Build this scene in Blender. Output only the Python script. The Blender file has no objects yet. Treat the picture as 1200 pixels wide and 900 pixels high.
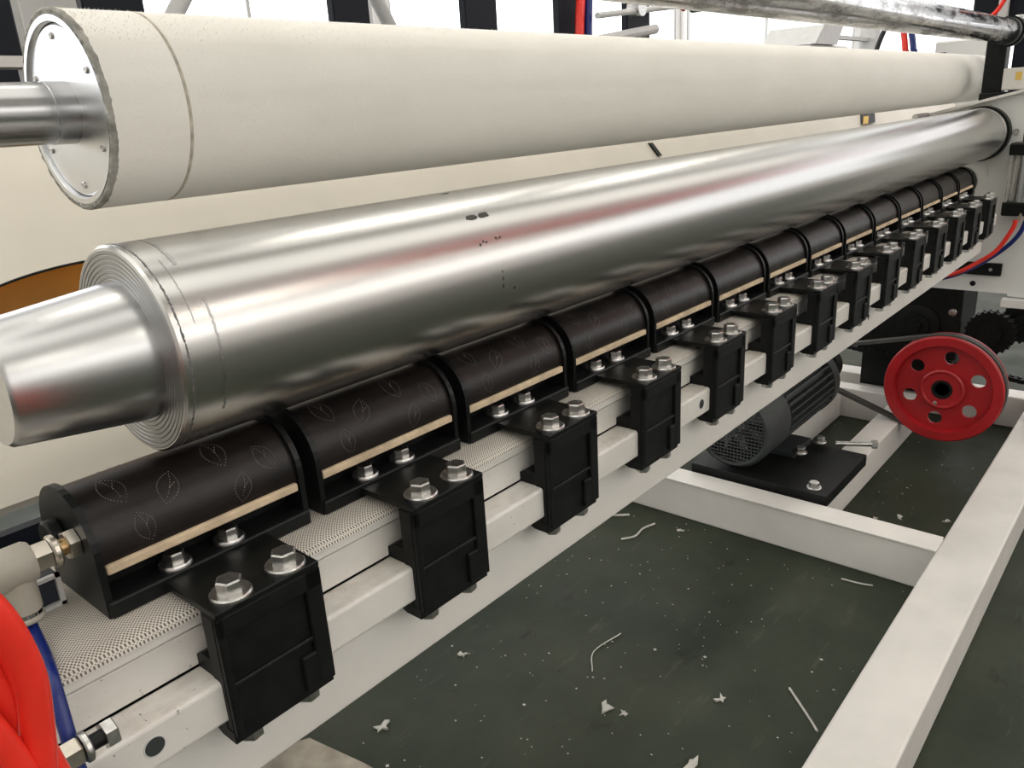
import bpy, bmesh, math, random
from mathutils import Vector, Matrix

# ------------------------------------------------------------------ set-up
# Lengths are written in machine units (1 unit = 0.4 m) measured from the
# photographer's lens: x runs along the rollers, y into the machine, z up.
S = 0.4
H = 2.6                      # lens height above the floor, in units
random.seed(7)
C = bpy.context.scene.collection
scene = bpy.context.scene
PI = math.pi

def W(x, y, z):
    return Vector((x * S, y * S, (z + H) * S))

# camera
cam_d = bpy.data.cameras.new('camera')
cam = bpy.data.objects.new('camera', cam_d)
C.objects.link(cam)
cam_d.sensor_fit = 'HORIZONTAL'
cam_d.sensor_width = 36.0
cam_d.lens = 36.0 * 936.0 / 1200.0
cam_d.clip_start = 0.01
cam_d.clip_end = 100
Rm = ((0.64521895, -0.28086002, 0.71049993),
      (-0.7618692, -0.16716315, 0.62578894),
      (-0.05698968, -0.9450789, -0.32183543))
rot = Matrix(((Rm[0][0], -Rm[0][1], -Rm[0][2]),
              (Rm[1][0], -Rm[1][1], -Rm[1][2]),
              (Rm[2][0], -Rm[2][1], -Rm[2][2])))
cam.matrix_world = Matrix.Translation(W(0, 0, 0)) @ rot.to_4x4()
scene.camera = cam

# world: flat overcast daylight outside the hall
wd = bpy.data.worlds.new('daylight')
scene.world = wd
wd.use_nodes = True
wd.node_tree.nodes['Background'].inputs[0].default_value = (0.93, 0.96, 1.0, 1)
wd.node_tree.nodes['Background'].inputs[1].default_value = 1.0

LAMP_STRENGTH = 11.0
WINDOW_STRENGTH = 4.0
SKYLIGHT_STRENGTH = 2.0

scene.view_settings.view_transform = 'Standard'
scene.view_settings.look = 'None'
scene.view_settings.gamma = 1
scene.view_settings.use_curve_mapping = False
scene.view_settings.exposure = -0.2

# ------------------------------------------------------------------ materials
def node_mat(name):
    m = bpy.data.materials.new(name)
    m.use_nodes = True
    nt = m.node_tree
    return m, nt, nt.nodes['Principled BSDF']

def N(nt, t, **kw):
    n = nt.nodes.new(t)
    for k, v in kw.items():
        setattr(n, k, v)
    return n

def coords(nt, scale=(1, 1, 1), world=True):
    if world:
        g = N(nt, 'ShaderNodeNewGeometry')
        src = g.outputs['Position']
    else:
        g = N(nt, 'ShaderNodeTexCoord')
        src = g.outputs['Object']
    mp = N(nt, 'ShaderNodeMapping')
    mp.inputs['Scale'].default_value = scale
    nt.links.new(src, mp.inputs['Vector'])
    return mp.outputs['Vector']

def mix_col(nt, fac, a, b):
    mx = N(nt, 'ShaderNodeMix', data_type='RGBA')
    if hasattr(fac, 'type') or not isinstance(fac, (int, float)):
        nt.links.new(fac, mx.inputs[0])
    else:
        mx.inputs[0].default_value = fac
    for i, c in ((6, a), (7, b)):
        if isinstance(c, (tuple, list)):
            mx.inputs[i].default_value = (*c[:3], 1)
        else:
            nt.links.new(c, mx.inputs[i])
    return mx.outputs[2]

def ramp(nt, src, p0, p1, c0=(0, 0, 0), c1=(1, 1, 1)):
    r = N(nt, 'ShaderNodeValToRGB')
    r.color_ramp.elements[0].position = p0
    r.color_ramp.elements[1].position = p1
    r.color_ramp.elements[0].color = (*c0, 1)
    r.color_ramp.elements[1].color = (*c1, 1)
    nt.links.new(src, r.inputs[0])
    return r.outputs[0]

def noise(nt, vec, scale, detail=4, rough=0.55):
    n = N(nt, 'ShaderNodeTexNoise')
    n.inputs['Scale'].default_value = scale
    n.inputs['Detail'].default_value = detail
    n.inputs['Roughness'].default_value = rough
    nt.links.new(vec, n.inputs['Vector'])
    return n.outputs[0]

def bump(nt, bsdf, height, strength, dist):
    b = N(nt, 'ShaderNodeBump')
    b.inputs['Strength'].default_value = strength
    b.inputs['Distance'].default_value = dist
    nt.links.new(height, b.inputs['Height'])
    nt.links.new(b.outputs[0], bsdf.inputs['Normal'])

def simple(name, col, rough=0.5, metal=0.0, var=0.12, nscale=30, bstr=0.0, spec=None, stretch=(1, 1, 1)):
    m, nt, b = node_mat(name)
    v = coords(nt, stretch)
    n = noise(nt, v, nscale)
    dark = tuple(max(0, c * (1 - var)) for c in col)
    light = tuple(min(1, c * (1 + var)) for c in col)
    nt.links.new(mix_col(nt, ramp(nt, n, 0.3, 0.7), dark, light), b.inputs['Base Color'])
    b.inputs['Roughness'].default_value = rough
    b.inputs['Metallic'].default_value = metal
    if spec is not None:
        b.inputs['Specular IOR Level'].default_value = spec
    if bstr:
        bump(nt, b, noise(nt, v, nscale * 6), bstr, 0.001)
    return m

M = {}
M['white_paint'] = simple('white_paint', (0.70, 0.675, 0.635), 0.38, var=0.04, nscale=12, bstr=0.03)
M['panel_paint'] = simple('panel_paint', (0.70, 0.70, 0.67), 0.4, var=0.03, nscale=6)
M['cream_paint'] = simple('cream_paint', (0.68, 0.64, 0.555), 0.42, var=0.07, nscale=5)
M['black_paint'] = simple('black_paint', (0.006, 0.007, 0.0068), 0.36, var=0.3, nscale=60, bstr=0.12, spec=0.22)
M['black_iron'] = simple('black_iron', (0.0065, 0.0072, 0.007), 0.48, var=0.4, nscale=80, bstr=0.2, spec=0.2)
M['weld'] = simple('weld', (0.16, 0.155, 0.15), 0.6, 0.6, var=0.4, nscale=200)
M['zinc'] = simple('zinc', (0.56, 0.55, 0.53), 0.32, 1.0, var=0.25, nscale=150)
M['nickel'] = simple('nickel', (0.62, 0.57, 0.49), 0.3, 1.0, var=0.15, nscale=90)
M['brass'] = simple('brass', (0.45, 0.30, 0.15), 0.35, 1.0, var=0.2, nscale=90)
M['grey_plastic'] = simple('grey_plastic', (0.33, 0.31, 0.26), 0.5, var=0.05)
M['red_hose'] = simple('red_hose', (0.80, 0.035, 0.02), 0.32, var=0.08)
M['blue_hose'] = simple('blue_hose', (0.004, 0.016, 0.14), 0.35, var=0.1)
M['motor_grey'] = simple('motor_grey', (0.030, 0.036, 0.036), 0.5, var=0.15)
M['red_paint'] = simple('red_paint', (0.36, 0.008, 0.012), 0.4, var=0.12, nscale=14, bstr=0.05)
M['rubber'] = simple('rubber', (0.012, 0.018, 0.017), 0.6, var=0.3)
M['worn_rubber'] = simple('worn_rubber', (0.055, 0.053, 0.048), 0.6, var=0.2)
M['navy'] = simple('navy', (0.006, 0.010, 0.020), 0.5, var=0.2)
M['dark_post'] = simple('dark_post', (0.007, 0.009, 0.014), 0.5, var=0.1, spec=0.15)
M['orange_paint'] = simple('orange_paint', (0.62, 0.25, 0.02), 0.5, var=0.15, nscale=8)
M['strip_felt'] = simple('strip_felt', (0.56, 0.44, 0.30), 0.85, var=0.22, nscale=70, bstr=0.3)
M['scrap'] = simple('scrap', (0.46, 0.45, 0.41), 0.8, var=0.15)
M['oil'] = simple('oil', (0.02, 0.018, 0.014), 0.5, var=0.3)
M['yellow_print'] = simple('yellow_print', (0.75, 0.50, 0.10), 0.6, var=0.1)
M['pale_grey'] = simple('pale_grey', (0.52, 0.52, 0.51), 0.5, var=0.05)
M['wall_paint'] = simple('wall_paint', (0.72, 0.71, 0.69), 0.8, var=0.03, nscale=2)
M['ceiling_paint'] = simple('ceiling_paint', (0.70, 0.69, 0.66), 0.8, var=0.03, nscale=2)
M['trim_red'] = simple('trim_red', (0.60, 0.05, 0.04), 0.6, var=0.06, nscale=3)
M['dot_tan'] = simple('dot_tan', (0.24, 0.22, 0.19), 0.3, var=0.6, nscale=25)
M['concrete'] = simple('concrete', (0.30, 0.27, 0.22), 0.8, var=0.35, nscale=16, bstr=0.2)

def emit(name, col, s):
    m = bpy.data.materials.new(name); m.use_nodes = True
    nt = m.node_tree
    nt.nodes.remove(nt.nodes['Principled BSDF'])
    e = N(nt, 'ShaderNodeEmission')
    e.inputs[0].default_value = (*col, 1); e.inputs[1].default_value = s
    nt.links.new(e.outputs[0], nt.nodes['Material Output'].inputs[0])
    return m
M['lamp_glow'] = emit('lamp_glow', (1.0, 0.95, 0.86), LAMP_STRENGTH)
M['front_fill_glow'] = emit('front_fill_glow', (1.0, 0.97, 0.93), 3.0)
M['side_pane_glow'] = emit('side_pane_glow', (0.97, 0.98, 1.0), 0.55 * WINDOW_STRENGTH)
M['skylight_glow'] = emit('skylight_glow', (1.0, 0.97, 0.90), SKYLIGHT_STRENGTH)
M['pane_glow'] = emit('pane_glow', (0.97, 0.98, 1.0), WINDOW_STRENGTH)

# dirty white for the bar tops
def dirty_white():
    m, nt, b = node_mat('dusty_white_paint')
    v = coords(nt, (1, 1.6, 1.6))
    big = ramp(nt, noise(nt, v, 9, 8, 0.72), 0.40, 0.64)
    g = N(nt, 'ShaderNodeNewGeometry'); sp = N(nt, 'ShaderNodeSeparateXYZ')
    nt.links.new(g.outputs['True Normal'], sp.inputs[0])
    up = ramp(nt, sp.outputs[2], 0.3, 0.9, (0.30,) * 3, (1,) * 3)     # dust lies on the upward faces
    mu = N(nt, 'ShaderNodeMath', operation='MULTIPLY'); nt.links.new(big, mu.inputs[0]); nt.links.new(up, mu.inputs[1])
    spk = ramp(nt, noise(nt, coords(nt), 260, 2), 0.70, 0.78)
    c = mix_col(nt, mu.outputs[0], (0.69, 0.665, 0.625), (0.42, 0.385, 0.33))
    c = mix_col(nt, spk, c, (0.12, 0.11, 0.10))
    nt.links.new(c, b.inputs['Base Color'])
    b.inputs['Roughness'].default_value = 0.42
    return m
M['dusty_white'] = dirty_white()

M['rail_white'] = simple('rail_white', (0.63, 0.605, 0.565), 0.42, var=0.09, nscale=7, bstr=0.04)

# floor: dark green painted concrete, scuffed
def floor_mat():
    m, nt, b = node_mat('green_floor_paint')
    v = coords(nt)
    c = mix_col(nt, ramp(nt, noise(nt, v, 2.2, 6, 0.65), 0.3, 0.72), (0.016, 0.023, 0.015), (0.046, 0.053, 0.035))
    scuff = ramp(nt, noise(nt, coords(nt, (3, 14, 1)), 1.6, 8, 0.75), 0.58, 0.80)
    c = mix_col(nt, scuff, c, (0.082, 0.084, 0.064))
    blot = ramp(nt, noise(nt, coords(nt, (1, 1.7, 1)), 6, 5, 0.7), 0.62, 0.74)
    c = mix_col(nt, blot, c, (0.012, 0.014, 0.011))
    spk = ramp(nt, noise(nt, v, 190, 2), 0.80, 0.86)
    c = mix_col(nt, spk, c, (0.20, 0.19, 0.15))
    nt.links.new(c, b.inputs['Base Color'])
    r = ramp(nt, noise(nt, v, 5, 5), 0.3, 0.7, (0.40,) * 3, (0.62,) * 3)
    nt.links.new(r, b.inputs['Roughness'])
    b.inputs['Specular IOR Level'].default_value = 0.14
    bump(nt, b, noise(nt, v, 40, 6), 0.08, 0.002)
    return m
M['floor'] = floor_mat()

# felt sleeve: woven, slightly fuzzy, warm grey-white
def felt_mat():
    m, nt, b = node_mat('sleeve_cloth')
    v = coords(nt)
    n1 = noise(nt, v, 420, 3, 0.7)
    n2 = noise(nt, coords(nt, (1, 3, 3)), 9, 5, 0.6)
    c = mix_col(nt, ramp(nt, n2, 0.3, 0.7), (0.78, 0.755, 0.69), (0.84, 0.815, 0.75))
    c = mix_col(nt, ramp(nt, n1, 0.55, 0.85), c, (0.72, 0.69, 0.63))
    nt.links.new(c, b.inputs['Base Color'])
    b.inputs['Roughness'].default_value = 0.85
    b.inputs['Sheen Weight'].default_value = 0.35
    b.inputs['Sheen Roughness'].default_value = 0.5
    bump(nt, b, n1, 0.25, 0.0008)
    return m
M['felt'] = felt_mat()

# turned steel: fine rings around the x axis plus soft wear
def steel_mat(name, col, r0, r1, ring=1200, bstr=0.03, aniso=0.35):
    m, nt, b = node_mat(name)
    v = coords(nt, (1, 0.02, 0.02))
    rings = noise(nt, v, ring, 3)
    wear = noise(nt, coords(nt, (.35, 2, 2)), 5, 4, 0.5)
    dark = tuple(c * 0.93 for c in col)
    c = mix_col(nt, ramp(nt, wear, 0.3, 0.75), col, dark)
    nt.links.new(c, b.inputs['Base Color'])
    b.inputs['Metallic'].default_value = 1.0
    rr = ramp(nt, wear, 0.3, 0.75, (r0,) * 3, (r1,) * 3)
    nt.links.new(rr, b.inputs['Roughness'])
    bump(nt, b, rings, bstr, 0.0006)
    return m
M['steel'] = steel_mat('ground_steel', (0.58, 0.57, 0.55), 0.255, 0.275)
M['turned_steel'] = steel_mat('turned_steel', (0.56, 0.56, 0.56), 0.30, 0.33, ring=420, bstr=0.12)
M['face_steel'] = steel_mat('face_steel', (0.36, 0.36, 0.36), 0.38, 0.42)
M['scuff_steel'] = steel_mat('scuff_steel', (0.40, 0.395, 0.385), 0.36, 0.42)
M['shaft_steel'] = steel_mat('shaft_steel', (0.50, 0.50, 0.50), 0.22, 0.30)
M['chrome'] = steel_mat('chrome', (0.64, 0.63, 0.62), 0.08, 0.16, bstr=0.01)
M['end_alu'] = steel_mat('end_plate_aluminium', (0.72, 0.73, 0.74), 0.25, 0.4)

def mottled_chrome():
    m, nt, b = node_mat('tarnished_chrome')
    v = coords(nt, (1, 4, 4))
    n = ramp(nt, noise(nt, v, 8, 8, 0.75), 0.45, 0.62)
    c = mix_col(nt, n, (0.66, 0.65, 0.64), (0.22, 0.21, 0.19))
    nt.links.new(c, b.inputs['Base Color'])
    b.inputs['Metallic'].default_value = 1
    nt.links.new(ramp(nt, n, 0, 1, (0.10,) * 3, (0.35,) * 3), b.inputs['Roughness'])
    return m
M['tarnished_chrome'] = mottled_chrome()

# shell cover: dark brown grained leather-like sheet
def cover_mat():
    m, nt, b = node_mat('dark_cover_sheet')
    v = coords(nt)
    n = noise(nt, v, 60, 5)
    c = mix_col(nt, ramp(nt, n, 0.35, 0.7), (0.008, 0.0065, 0.006), (0.015, 0.011, 0.010))
    nt.links.new(c, b.inputs['Base Color'])
    b.inputs['Roughness'].default_value = 0.33
    b.inputs['Specular IOR Level'].default_value = 0.28
    bump(nt, b, noise(nt, v, 900, 2), 0.25, 0.0006)
    return m
M['cover'] = cover_mat()

# perforated light sheet: rows of small dark holes
def mesh_mat():
    m, nt, b = node_mat('perforated_sheet')
    g = N(nt, 'ShaderNodeNewGeometry')
    sep = N(nt, 'ShaderNodeSeparateXYZ')
    nt.links.new(g.outputs['Position'], sep.inputs[0])
    # unroll: along = x, across = y - z so the folded front keeps the pitch
    sub = N(nt, 'ShaderNodeMath', operation='SUBTRACT')
    nt.links.new(sep.outputs[1], sub.inputs[0]); nt.links.new(sep.outputs[2], sub.inputs[1])
    P = 0.0024
    def cellwave(src, off):
        a = N(nt, 'ShaderNodeMath', operation='MULTIPLY_ADD')
        nt.links.new(src, a.inputs[0]); a.inputs[1].default_value = 2 * PI / P; a.inputs[2].default_value = off
        c = N(nt, 'ShaderNodeMath', operation='COSINE')
        nt.links.new(a.outputs[0], c.inputs[0])
        return c.outputs[0]
    p1 = N(nt, 'ShaderNodeMath', operation='ADD'); nt.links.new(sep.outputs[0], p1.inputs[0]); nt.links.new(sub.outputs[0], p1.inputs[1])
    p2 = N(nt, 'ShaderNodeMath', operation='SUBTRACT'); nt.links.new(sep.outputs[0], p2.inputs[0]); nt.links.new(sub.outputs[0], p2.inputs[1])
    mul = N(nt, 'ShaderNodeMath', operation='ADD')
    nt.links.new(cellwave(p1.outputs[0], 0), mul.inputs[0]); nt.links.new(cellwave(p2.outputs[0], 0), mul.inputs[1])
    hole = ramp(nt, mul.outputs[0], 0.10, 0.55)
    base = mix_col(nt, ramp(nt, noise(nt, coords(nt), 12, 5), 0.35, 0.7), (0.66, 0.62, 0.55), (0.50, 0.46, 0.40))
    nt.links.new(mix_col(nt, hole, base, (0.09, 0.08, 0.07)), b.inputs['Base Color'])
    b.inputs['Roughness'].default_value = 0.5
    return m
M['mesh'] = mesh_mat()

# ------------------------------------------------------------------ mesh helpers (unit coordinates)
def box(bm, x0, x1, y0, y1, z0, z1, bev=0.0, seg=1):
    vs = [bm.verts.new((x, y, z)) for x in (x0, x1) for y in (y0, y1) for z in (z0, z1)]
    idx = [(0, 1, 3, 2), (4, 6, 7, 5), (0, 4, 5, 1), (2, 3, 7, 6), (0, 2, 6, 4), (1, 5, 7, 3)]
    fs = [bm.faces.new([vs[i] for i in f]) for f in idx]
    if bev > 0:
        es = list({e for f in fs for e in f.edges})
        bmesh.ops.bevel(bm, geom=es, offset=bev, segments=seg, affect='EDGES', profile=0.5)
    return bm

def frame_axes(axis):
    a = Vector(axis).normalized()
    t = Vector((0, 0, 1)) if abs(a.z) < 0.9 else Vector((1, 0, 0))
    u = t.cross(a).normalized()
    return a, u, a.cross(u)

def lathe(bm, origin, axis, prof, seg=48, a0=0.0, a1=2 * PI):
    """prof: list of (distance along axis, radius); closed ends where radius is 0."""
    o = Vector(origin); a, u, w = frame_axes(axis)
    full = abs(a1 - a0 - 2 * PI) < 1e-6
    n = seg if full else seg + 1
    rings = []
    for d, r in prof:
        if r < 1e-7:
            rings.append([bm.verts.new(o + a * d)])
        else:
            rings.append([bm.verts.new(o + a * d + (u * math.cos(a0 + (a1 - a0) * i / seg) + w * math.sin(a0 + (a1 - a0) * i / seg)) * r) for i in range(n)])
    for p, q in zip(rings[:-1], rings[1:]):
        for i in range(seg):
            j = (i + 1) % n
            if len(p) == 1 and len(q) == 1: continue
            if len(p) == 1: f = (p[0], q[j], q[i])
            elif len(q) == 1: f = (p[i], p[j], q[0])
            else: f = (p[i], p[j], q[j], q[i])
            try: bm.faces.new(f)
            except ValueError: pass
    return bm

def rod(bm, p, q, r, seg=20, bev=0.0):
    p, q = Vector(p), Vector(q); L = (q - p).length
    b = min(bev, r * .5, L * .4)
    prof = [(0, 0), (0, r - b), (b, r), (L - b, r), (L, r - b), (L, 0)] if b else [(0, 0), (0, r), (L, r), (L, 0)]
    return lathe(bm, p, q - p, prof, seg)

def prism(bm, pts, x0, x1, plane='x'):
    """Extrude a (y,z) outline from x0 to x1 (or (x,z) along y, (x,y) along z)."""
    def V(a, b, t):
        return {'x': (t, a, b), 'y': (a, t, b), 'z': (a, b, t)}[plane]
    A = [bm.verts.new(V(a, b, x0)) for a, b in pts]
    B = [bm.verts.new(V(a, b, x1)) for a, b in pts]
    n = len(pts)
    bm.faces.new(A); bm.faces.new(list(reversed(B)))
    for i in range(n):
        bm.faces.new((A[i], B[i], B[(i + 1) % n], A[(i + 1) % n]))
    return bm

def catmull(pts, k=8):
    P = [Vector(p) for p in pts]
    P = [P[0] * 2 - P[1]] + P + [P[-1] * 2 - P[-2]]
    out = []
    for i in range(1, len(P) - 2):
        a, b, c, d = P[i - 1:i + 3]
        for j in range(k):
            t = j / k
            out.append(0.5 * ((2 * b) + (c - a) * t + (2 * a - 5 * b + 4 * c - d) * t * t + (3 * b - a - 3 * c + d) * t ** 3))
    out.append(P[-2])
    return out

def tube(bm, pts, r, seg=14, k=8, smooth=True):
    P = catmull(pts, k) if smooth else [Vector(p) for p in pts]
    rings = []
    prev = None
    for i, p in enumerate(P):
        t = (P[min(i + 1, len(P) - 1)] - P[max(i - 1, 0)]).normalized()
        if prev is None:
            _, u, w = frame_axes(t)
        else:
            u = (prev - t * prev.dot(t)).normalized(); w = t.cross(u)
        prev = u
        rings.append([bm.verts.new(p + (u * math.cos(2 * PI * j / seg) + w * math.sin(2 * PI * j / seg)) * r) for j in range(seg)])
    for a, b in zip(rings[:-1], rings[1:]):
        for j in range(seg):
            bm.faces.new((a[j], a[(j + 1) % seg], b[(j + 1) % seg], b[j]))
    bm.faces.new(list(reversed(rings[0]))); bm.faces.new(rings[-1])
    return bm

def hexprism(bm, c, axis, r, h, cham=0.12):
    o = Vector(c); a, u, w = frame_axes(axis)
    def ring(d, rr): return [bm.verts.new(o + a * d + (u * math.cos(PI / 3 * i + .4) + w * math.sin(PI / 3 * i + .4)) * rr) for i in range(6)]
    R = [ring(0, r), ring(h * (1 - cham), r), ring(h, r * 0.88)]
    bm.faces.new(list(reversed(R[0])))
    for p, q in zip(R[:-1], R[1:]):
        for i in range(6): bm.faces.new((p[i], p[(i + 1) % 6], q[(i + 1) % 6], q[i]))
    bm.faces.new(R[-1])
    return bm

def nb(): return bmesh.new()

ORIG = {}
def finish(name, bm, mat, parent=None, smooth=False, origin=None, ang=35):
    """Turn a bmesh in unit coordinates into one mesh object (metres)."""
    bmesh.ops.recalc_face_normals(bm, faces=bm.faces)
    o0 = ORIG[parent.name] if parent is not None else (W(*origin) if origin else None)
    if o0 is None:
        xs = [v.co for v in bm.verts]
        lo = Vector((min(c.x for c in xs), min(c.y for c in xs), min(c.z for c in xs)))
        hi = Vector((max(c.x for c in xs), max(c.y for c in xs), max(c.z for c in xs)))
        o0 = W((lo.x + hi.x) / 2, (lo.y + hi.y) / 2, lo.z)
    for v in bm.verts:
        v.co = W(*v.co) - o0
    me = bpy.data.meshes.new(name)
    bm.to_mesh(me); bm.free()
    me.materials.append(M[mat] if isinstance(mat, str) else mat)
    if smooth:
        for p in me.polygons: p.use_smooth = True
        try: me.set_sharp_from_angle(angle=math.radians(ang))
        except Exception: pass
    ob = bpy.data.objects.new(name, me)
    C.objects.link(ob)
    if parent is not None:
        ob.parent = parent
    else:
        ob.location = o0
    ORIG[ob.name] = o0
    return ob

def tag(o, label=None, cat=None, group=None, kind=None):
    if label: o['label'] = label
    if cat: o['category'] = cat
    if group: o['group'] = group
    if kind: o['kind'] = kind
    return o

def thing(name, loc, label, cat, group=None):
    o = bpy.data.objects.new(name, None)
    o.empty_display_size = 0.05
    C.objects.link(o)
    o.location = W(*loc)
    ORIG[o.name] = W(*loc)
    return tag(o, label, cat, group)

def struct(name, bm, mat, parent=None, smooth=False):
    o = finish(name, bm, mat, parent, smooth)
    if parent is None: o['kind'] = 'structure'
    return o

def copy_tree(o, parent=None):
    c = o.copy(); C.objects.link(c); c.parent = parent
    for ch in list(o.children): copy_tree(ch, c)
    return c

def bolt(parent, c, axis=(0, 0, 1), r=0.021, h=0.026, wr=0.033, wh=0.007, name='bolt', mat='zinc', washer=True):
    a = Vector(axis).normalized()
    b = nb(); hexprism(b, Vector(c) + a * wh, axis, r, h)
    ob = finish(name, b, mat, parent)
    if washer:
        b = nb(); lathe(b, c, axis, [(0, 0), (0, wr), (wh * .6, wr), (wh, wr * .93), (wh, 0)], 24)
        finish('washer', b, mat, ob, True)
    return ob

# ------------------------------------------------------------------ hall
XA, XB, YA, YB, ZT = -14.0, 27.0, -16.0, 15.0, 9.5
b = nb(); box(b, XA, XB, YA, YB, -H - 0.3, -H); struct('floor', b, 'floor')
b = nb(); box(b, XA, XB, YA, YB, ZT, ZT + .3); struct('ceiling', b, 'ceiling_paint')

def wall_with_band(name, x0, x1, y0, y1, zlo, zhi, n, axis, wi, glow='pane_glow'):
    """Wall with a row of window openings between zlo and zhi."""
    bm = nb()
    box(bm, x0, x1, y0, y1, -H, zlo); box(bm, x0, x1, y0, y1, zhi, ZT)
    a0, a1 = (x0, x1) if axis == 'x' else (y0, y1)
    step = (a1 - a0) / n; pw = 0.5
    for i in range(n + 1):
        c = a0 + i * step
        lo, hi = max(a0, c - pw / 2), min(a1, c + pw / 2)
        if axis == 'x': box(bm, lo, hi, y0, y1, zlo, zhi)
        else: box(bm, x0, x1, lo, hi, zlo, zhi)
    struct(name, bm, 'wall_paint')
    for i in range(n):
        lo, hi = a0 + i * step + pw / 2, a0 + (i + 1) * step - pw / 2
        fr = nb(); t = .08
        mid = (lo + hi) / 2
        bars = [(lo, lo + t, zlo, zhi), (hi - t, hi, zlo, zhi), (lo, hi, zlo, zlo + t), (lo, hi, zhi - t, zhi), (mid - t / 2, mid + t / 2, zlo, zhi)]
        for p, q, r, s in bars:
            if axis == 'x': box(fr, p, q, y0 + .05, y0 + .2, r, s)
            else: box(fr, x0 + .05, x0 + .2, p, q, r, s)
        w = struct('window_%d' % (wi + i), fr, 'pale_grey')
        for p, q in ((lo + t, mid - t / 2), (mid + t / 2, hi - t)):
            g = nb()
            if axis == 'x': box(g, p, q, y0 + .1, y0 + .14, zlo + t, zhi - t)
            else: box(g, x0 + .1, x0 + .14, p, q, zlo + t, zhi - t)
            finish('pane', g, glow, w)
    return wi + n

wi = wall_with_band('wall_back', XA, XB, YB, YB + .4, 0.0, 7.5, 6, 'x', 1)
wi = wall_with_band('wall_right', XB, XB + .4, YA, YB, 0.0, 7.5, 5, 'y', wi, 'side_pane_glow')
b = nb(); box(b, XA - .4, XA, YA, YB, -H, ZT); struct('wall_left', b, 'wall_paint')
wi = wall_with_band('wall_front', XA, XB, YA - .4, YA, 2.6, 8.2, 6, 'x', wi, 'front_fill_glow')  # unseen window band, added as fill light for the front faces
# roof lights: translucent panels let into the ceiling above the machine and, added for background light, above the rear aisle
for y0, y1 in ((-4.2, 3.6), (6.5, 13.0)):
    for i in range(6):
        x0 = XA + .4 + i * 6.8
        fr = nb()
        for p, q, r_, s_ in ((x0, x0 + 6.7, y0, y0 + .08), (x0, x0 + 6.7, y1 - .08, y1), (x0, x0 + .08, y0, y1), (x0 + 6.62, x0 + 6.7, y0, y1)):
            box(fr, p, q, r_, s_, ZT - .12, ZT)
        w = struct('window_%d' % wi, fr, 'pale_grey'); wi += 1
        g = nb(); box(g, x0 + .08, x0 + 6.62, y0 + .08, y1 - .08, ZT - .08, ZT - .03); finish('pane', g, 'skylight_glow', w)
# red overhead crane girder over the walkway (seen as the pink streak on the steel roller)
t = thing('crane_girder', (18, -7.2, 6.3), 'red overhead crane girder, mirrored in the steel roller', 'girder')
b = nb(); box(b, 9.0, XB - .1, -8.4, -6.0, 6.3, 7.9, .03); finish('box_girder', b, 'trim_red', t)
b = nb(); box(b, 9.0, XB - .1, -8.7, -5.7, 6.22, 6.3); finish('lower_flange', b, 'trim_red', t)
for x in (10, 18, 26):
    b = nb(); box(b, x - .1, x + .1, -7.3, -7.1, 7.9, ZT); finish('hanger', b, 'dark_post', t)

# ceiling lamps in two rows, plus a row added to brighten the rear aisle
k = 0
for y, row in ((-13.4, 'beside the front wall'), (-10.6, 'over the front aisle'), (5.0, 'added behind the machine for aisle light')):
    for i, x in enumerate((-6, 2, 10, 18)):
        where = ('nearest the left wall', 'second from the left wall', 'third from the left wall', 'farthest from the left wall')[i]
        t = thing('ceiling_lamp', (x, y, ZT - .2), 'long ceiling lamp %s, %s' % (row, where), 'lamp', 'ceiling lamps')
        b = nb(); box(b, x - 2.6, x + 2.6, y - .55, y + .55, ZT - .12, ZT); finish('housing', b, 'pale_grey', t)
        b = nb(); box(b, x - 2.5, x + 2.5, y - .48, y + .48, ZT - .17, ZT - .12); finish('diffuser', b, 'lamp_glow', t)

# ------------------------------------------------------------------ beam that carries the clamps
BX0, BX1 = -0.7, 5.98
t = thing('carrier_beam', (2.6, 1.1, -1.0), 'long white painted beam carrying the row of black clamps', 'beam')
b = nb(); box(b, BX0, BX1, 1.086, 1.30, -1.052, -0.873, .006, 2); finish('lower_beam', b, 'white_paint', t)
b = nb(); box(b, BX0, BX1, 1.022, 1.092, -0.870, -0.796, .007, 3)
finish('clamp_bar', b, 'dusty_white', t)
b = nb(); box(b, BX0, BX1, 1.088, 1.20, -0.7935, -0.7290, .003, 2); finish('guide_rail', b, 'dusty_white', t)
b = nb(); box(b, BX0, BX1, 1.082, 1.20, -0.7235, -0.707, .002, 2); finish('cover_strip', b, 'white_paint', t)
b = nb(); box(b, BX0, BX1, 1.10, 1.30, -0.874, -0.700); finish('core', b, 'black_iron', t)
# perforated sheet with folded front edge
prof = [(1.46, -.690), (1.135, -.690), (1.108, -.6915), (1.091, -.695), (1.082, -.700), (1.0790, -.7065), (1.083, -.7065), (1.092, -.699), (1.102, -.698), (1.46, -.698)]
b = nb(); prism(b, prof, BX0, BX1); finish('perforated_sheet', b, 'mesh', t, True)
# round holes in bar and beam front; dark grey discs stand in for recess shade
for (x, y, z, r) in ((1.985, 1.0219, -.832, .016), (.338, 1.0219, -.832, .017), (3.70, 1.0859, -.97, .014)):
    b = nb(); lathe(b, (x, y, z), (0, -1, 0), [(0, r), (.0008, r * .96), (.0008, r * .86)], 24); ho = finish('bolt_hole', b, 'pale_grey', t, True)
    b = nb(); lathe(b, (x, y, z), (0, -1, 0), [(0, r * .88), (.0005, r * .88), (.0005, 0)], 24); finish('hole_shade', b, 'motor_grey', ho, True)
# mounting arm to the side frame, behind the rail
b = nb(); box(b, BX1 - .03, 6.44, 1.34, 1.60, -.98, -.76, .01); finish('mounting_arm', b, 'white_paint', t)

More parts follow.
